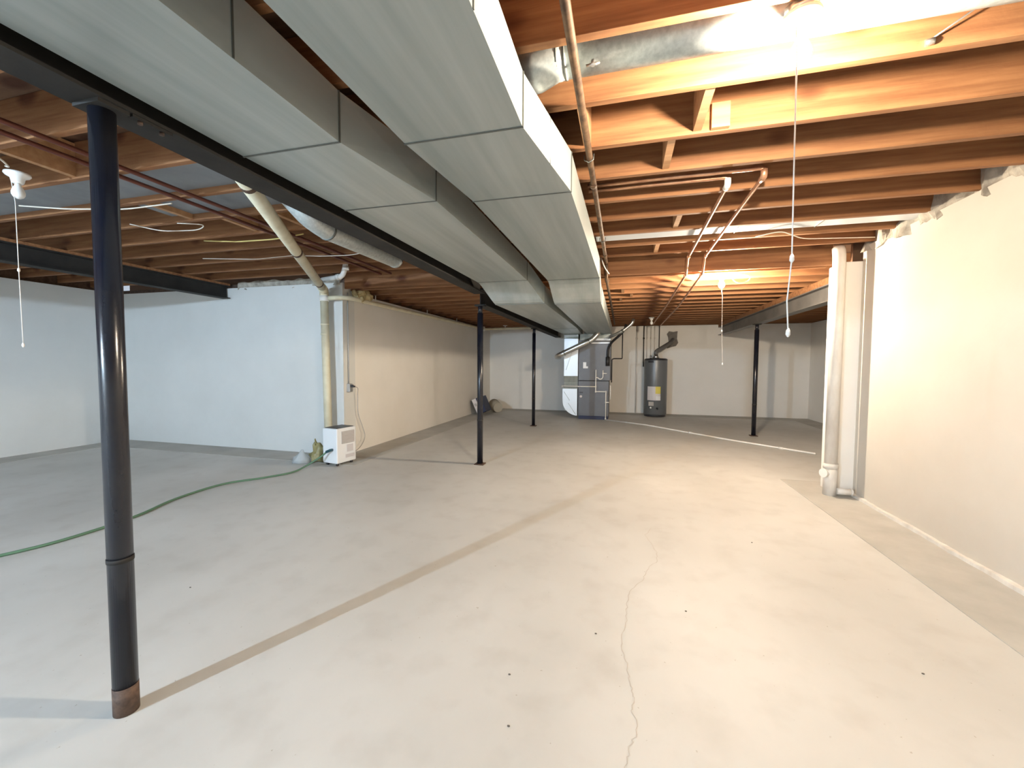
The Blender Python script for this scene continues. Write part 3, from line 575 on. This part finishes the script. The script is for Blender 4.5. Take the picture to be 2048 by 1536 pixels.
t = thing('riser_pipe', 'dark pipe coming down the back wall to the heater flue', 'pipe', (0.87, 11.05, 1.7))
MB().tube([(0.87, 11.06, 2.235), (0.87, 11.06, 1.68), (0.97, 10.9, 1.68)], 0.011, 10, bend=0.02).done('pipe', M_black, t)
# ---------------------------------------------------------------- dehumidifier
e1 = Vector((0.985, -0.17, 0)); e2 = Vector((0.17, 0.985, 0)); base = Vector((-3.53, 4.24, 0)); W_, D_ = 0.24, 0.30
ang = math.atan2(-0.17, 0.985); ctr = base + e1 * W_ / 2 + e2 * D_ / 2
RZ = Matrix.Rotation(ang, 4, 'Z')
t = bpy.data.objects.new('dehumidifier', None); C.objects.link(t); t.location = ctr; t.rotation_euler = (0, 0, ang); t['_o'] = (0, 0, 0)
tag(t, 'white portable dehumidifier with a green hose on the floor by the wall corner', 'dehumidifier')
hw, hd_ = W_ / 2, D_ / 2
MB().box(-hw, hw, -hd_, hd_, 0.035, 0.46, bev=0.012).done('body', M_white, t)
MB().box(-hw + 0.02, hw - 0.02, -hd_ + 0.02, hd_ - 0.02, 0.459, 0.466).done('top_panel', M_dark, t)
gr = MB().box(hw - 0.002, hw + 0.004, -hd_ + 0.07, hd_ - 0.03, 0.27, 0.42)
ag = gr.done('air_grille', M_grille, t)
mb = MB()
for k in range(8): mb.box(hw + 0.004, hw + 0.007, -hd_ + 0.07, hd_ - 0.03, 0.28 + k * 0.018, 0.286 + k * 0.018)
mb.done('grille_slats', M_labelgrey, ag)
MB().box(hw + 0.0005, hw + 0.003, 0.0, hd_ - 0.05, 0.16, 0.25).done('data_label', M_labelgrey, t)
MB().box(hw + 0.0005, hw + 0.003, -0.02, hd_ - 0.03, 0.09, 0.13).done('lower_label', M_labelgrey, t)
for sx in (-1, 1):
    for sy in (-1, 1): MB().tube([(sx * (hw - 0.04) - 0.01, sy * (hd_ - 0.04), 0.018), (sx * (hw - 0.04) + 0.01, sy * (hd_ - 0.04), 0.018)], 0.018, 12).box(sx * (hw - 0.04) - 0.008, sx * (hw - 0.04) + 0.008, sy * (hd_ - 0.04) - 0.012, sy * (hd_ - 0.04) + 0.012, 0.018, 0.04).done('caster', M_dark, t)
f0 = Vector((0.045, -hd_, 0.205))
MB().tube([f0 + Vector((0, 0.01, 0)), f0 + Vector((0, -0.035, 0)), f0 + Vector((-0.04, -0.06, -0.02))], 0.016, 14).done('hose_fitting', M_hosefit, t)
wf = Matrix.Translation(ctr) @ RZ @ (f0 + Vector((-0.035, -0.055, -0.018)))
hp = [wf, wf + Vector((-0.06, -0.04, -0.06)), Vector((-3.60, 4.02, 0.03)), Vector((-3.60, 3.82, 0.012))] + [Vector((x, y, 0.012)) for x, y in ((-3.72, 3.56), (-3.92, 3.25), (-3.90, 2.78), (-3.76, 2.36), (-3.74, 1.9), (-3.84, 1.6), (-4.0, 1.3), (-4.3, 0.9))]
# smooth the hose
def cat(P, n=6):
    out = []
    for i in range(len(P) - 1):
        p0, p1, p2, p3 = P[max(i - 1, 0)], P[i], P[i + 1], P[min(i + 2, len(P) - 1)]
        for k in range(n):
            u = k / n; out.append(0.5 * ((2 * p1) + (p2 - p0) * u + (2 * p0 - 5 * p1 + 4 * p2 - p3) * u * u + (3 * p1 - p0 - 3 * p2 + p3) * u ** 3))
    return out + [P[-1]]
hs = cat(hp)
for v in hs: v.z = max(v.z, 0.0105)
tag(MB().tube(hs, 0.010, 12).done('garden_hose', M_hose, origin=(-3.8, 3, 0.01)), 'green hose trailing from the dehumidifier across the floor to the left', 'hose')
# outlet, conduit and cord
t = thing('outlet_box', 'small grey outlet box with thin conduit on the middle wall above the dehumidifier', 'outlet', (XM, 4.86, 0.9))
MB().box(XM + 0.001, XM + 0.045, 4.83, 4.90, 0.86, 0.97, bev=0.004).done('box', M_grille, t)
MB().box(XM + 0.045, XM + 0.050, 4.835, 4.895, 0.865, 0.965).done('cover_plate', M_silver, t)
MB().tube([(XM + 0.015, 4.86, 0.97), (XM + 0.015, 4.86, 2.2)], 0.007, 8).done('conduit', M_grille, t)
MB().box(XM + 0.05, XM + 0.075, 4.85, 4.88, 0.925, 0.955).done('plug_adapter', M_dark, t)
pc = cat([Vector(p) for p in ((XM + 0.07, 4.865, 0.93), (XM + 0.10, 4.93, 0.91), (XM + 0.05, 5.0, 0.80), (XM + 0.04, 5.02, 0.55), (XM + 0.05, 5.10, 0.35), (XM + 0.06, 5.14, 0.20), (XM + 0.10, 4.98, 0.09), (XM + 0.17, 4.7, 0.06), (-3.40, 4.565, 0.08))])
t = thing('power_cord', 'thin grey power cord hanging from the outlet box to the dehumidifier', 'cord', pc[0])
MB().tube(pc, 0.005, 8).done('cord', M_grille, t); MB().box(XM + 0.076, XM + 0.10, 4.85, 4.88, 0.922, 0.945).done('plug', M_dark, t)
# plastic bag
mb = MB(); mb.lathe([(0.02, 0.001), (0.07, 0.01), (0.085, 0.04), (0.082, 0.08), (0.07, 0.12), (0.06, 0.16), (0.04, 0.2), (0.025, 0.235), (0.02, 0.27), (0.008, 0.30)], (-3.70, 4.36, 0), 30)
t = thing('plastic_bag', 'crumpled olive and clear plastic bag on the floor left of the dehumidifier', 'bag', (-3.76, 4.36, 0))
o = mb.done('olive_wrap', M_olive, t)
for v in o.data.vertices:
    k = Vector(noise.noise_vector(Vector(v.co) * 16)) * 0.06; v.co += k; v.co.z = max(v.co.z, 0.001)
mb = MB(); mb.lathe([(0.02, 0.001), (0.11, 0.008), (0.09, 0.06), (0.03, 0.12), (0.01, 0.17)], (-3.88, 4.28, 0), 16)
o = mb.done('clear_wrap', M_clear, t)
for v in o.data.vertices:
    k = Vector(noise.noise_vector(Vector(v.co) * 18)) * 0.03; v.co += k; v.co.z = max(v.co.z, 0.001)
# foam tuft
t = thing('spray_foam', 'yellow-brown foam lump at the top of the wall corner under the joists', 'foam', (-3.55, 4.95, 2.2))
mb = MB(); bmesh.ops.create_icosphere(mb.b, subdivisions=4, radius=1, matrix=Matrix.Translation((-3.54, 5.08, 2.19)) @ Matrix.Diagonal((0.09, 0.17, 0.10, 1)))
o = mb.done('foam_body', M_foam, t); noisy(o, 0.05, 16, 2)
# corner clutter
t = thing('flat_box', 'dark navy box with a white printed edge tilted against the back left corner', 'box', (-3.38, 9.6, 0))
rot = Matrix.Rotation(math.radians(32), 4, 'Y') @ Matrix.Rotation(math.radians(0), 4, 'Z')
pv0 = (-3.38, 9.6, 0.012)
rot = Matrix.Rotation(math.radians(-24), 4, 'Y')
MB().box(-3.38, -3.14, 9.42, 9.84, 0.012, 0.40, rot, pv0, bev=0.004).done('body', M_navy, t)
MB().box(-3.38, -3.27, 9.412, 9.419, 0.013, 0.40, rot, pv0).done('white_edge', M_label, t)
MB().box(-3.355, -3.30, 9.407, 9.4115, 0.22, 0.29, rot, pv0).done('printed_mark', M_grille, t)
t = thing('waste_bin', 'beige plastic bin lying behind the tilted box in the back left corner', 'bin', (-3.1, 10.4, 0.12))
MB().tube([(-3.28, 10.40, 0.17), (-3.08, 10.12, 0.13)], [0.16, 0.12], 20).done('bin_body', M_beige, t)
MB().tube([(-3.09, 10.135, 0.132), (-3.078, 10.118, 0.13)], [0.126, 0.124], 20).done('rim', M_beige, t)
# grit
GL = ['dark grit crumb right of the floor crack, near its middle', 'dark grit crumb nearest the camera left of the floor crack', 'dark grit crumb nearest the camera right of the floor crack',
      'dark grit crumb second nearest the camera left of the floor crack', 'dark grit crumb on the floor between the crack and the concrete strip at right', 'dark grit crumb just left of the floor crack beside its middle bend',
      'dark grit crumb on the floor behind the nearest column, toward the hose', 'dark grit crumb farthest right of the crack, toward the stack pipe']
for i, (x, y) in enumerate(((0.33, 2.2), (-0.36, 1.32), (0.6, 1.33), (-0.42, 1.55), (1.2, 2.0), (-0.1, 1.9), (-2.3, 1.7), (0.9, 3.2))):
    mb = MB(); bmesh.ops.create_icosphere(mb.b, subdivisions=1, radius=0.005, matrix=Matrix.Translation((x, y, 0.003)))
    o = mb.done('debris_crumb', M_debris, origin=(x, y, 0)); o.scale = (1.2, 0.8, 0.6)
    tag(o, GL[i], 'debris', 'grit crumbs on the floor')
for o in list(bpy.data.objects):
    if '_o' in o: del o['_o']
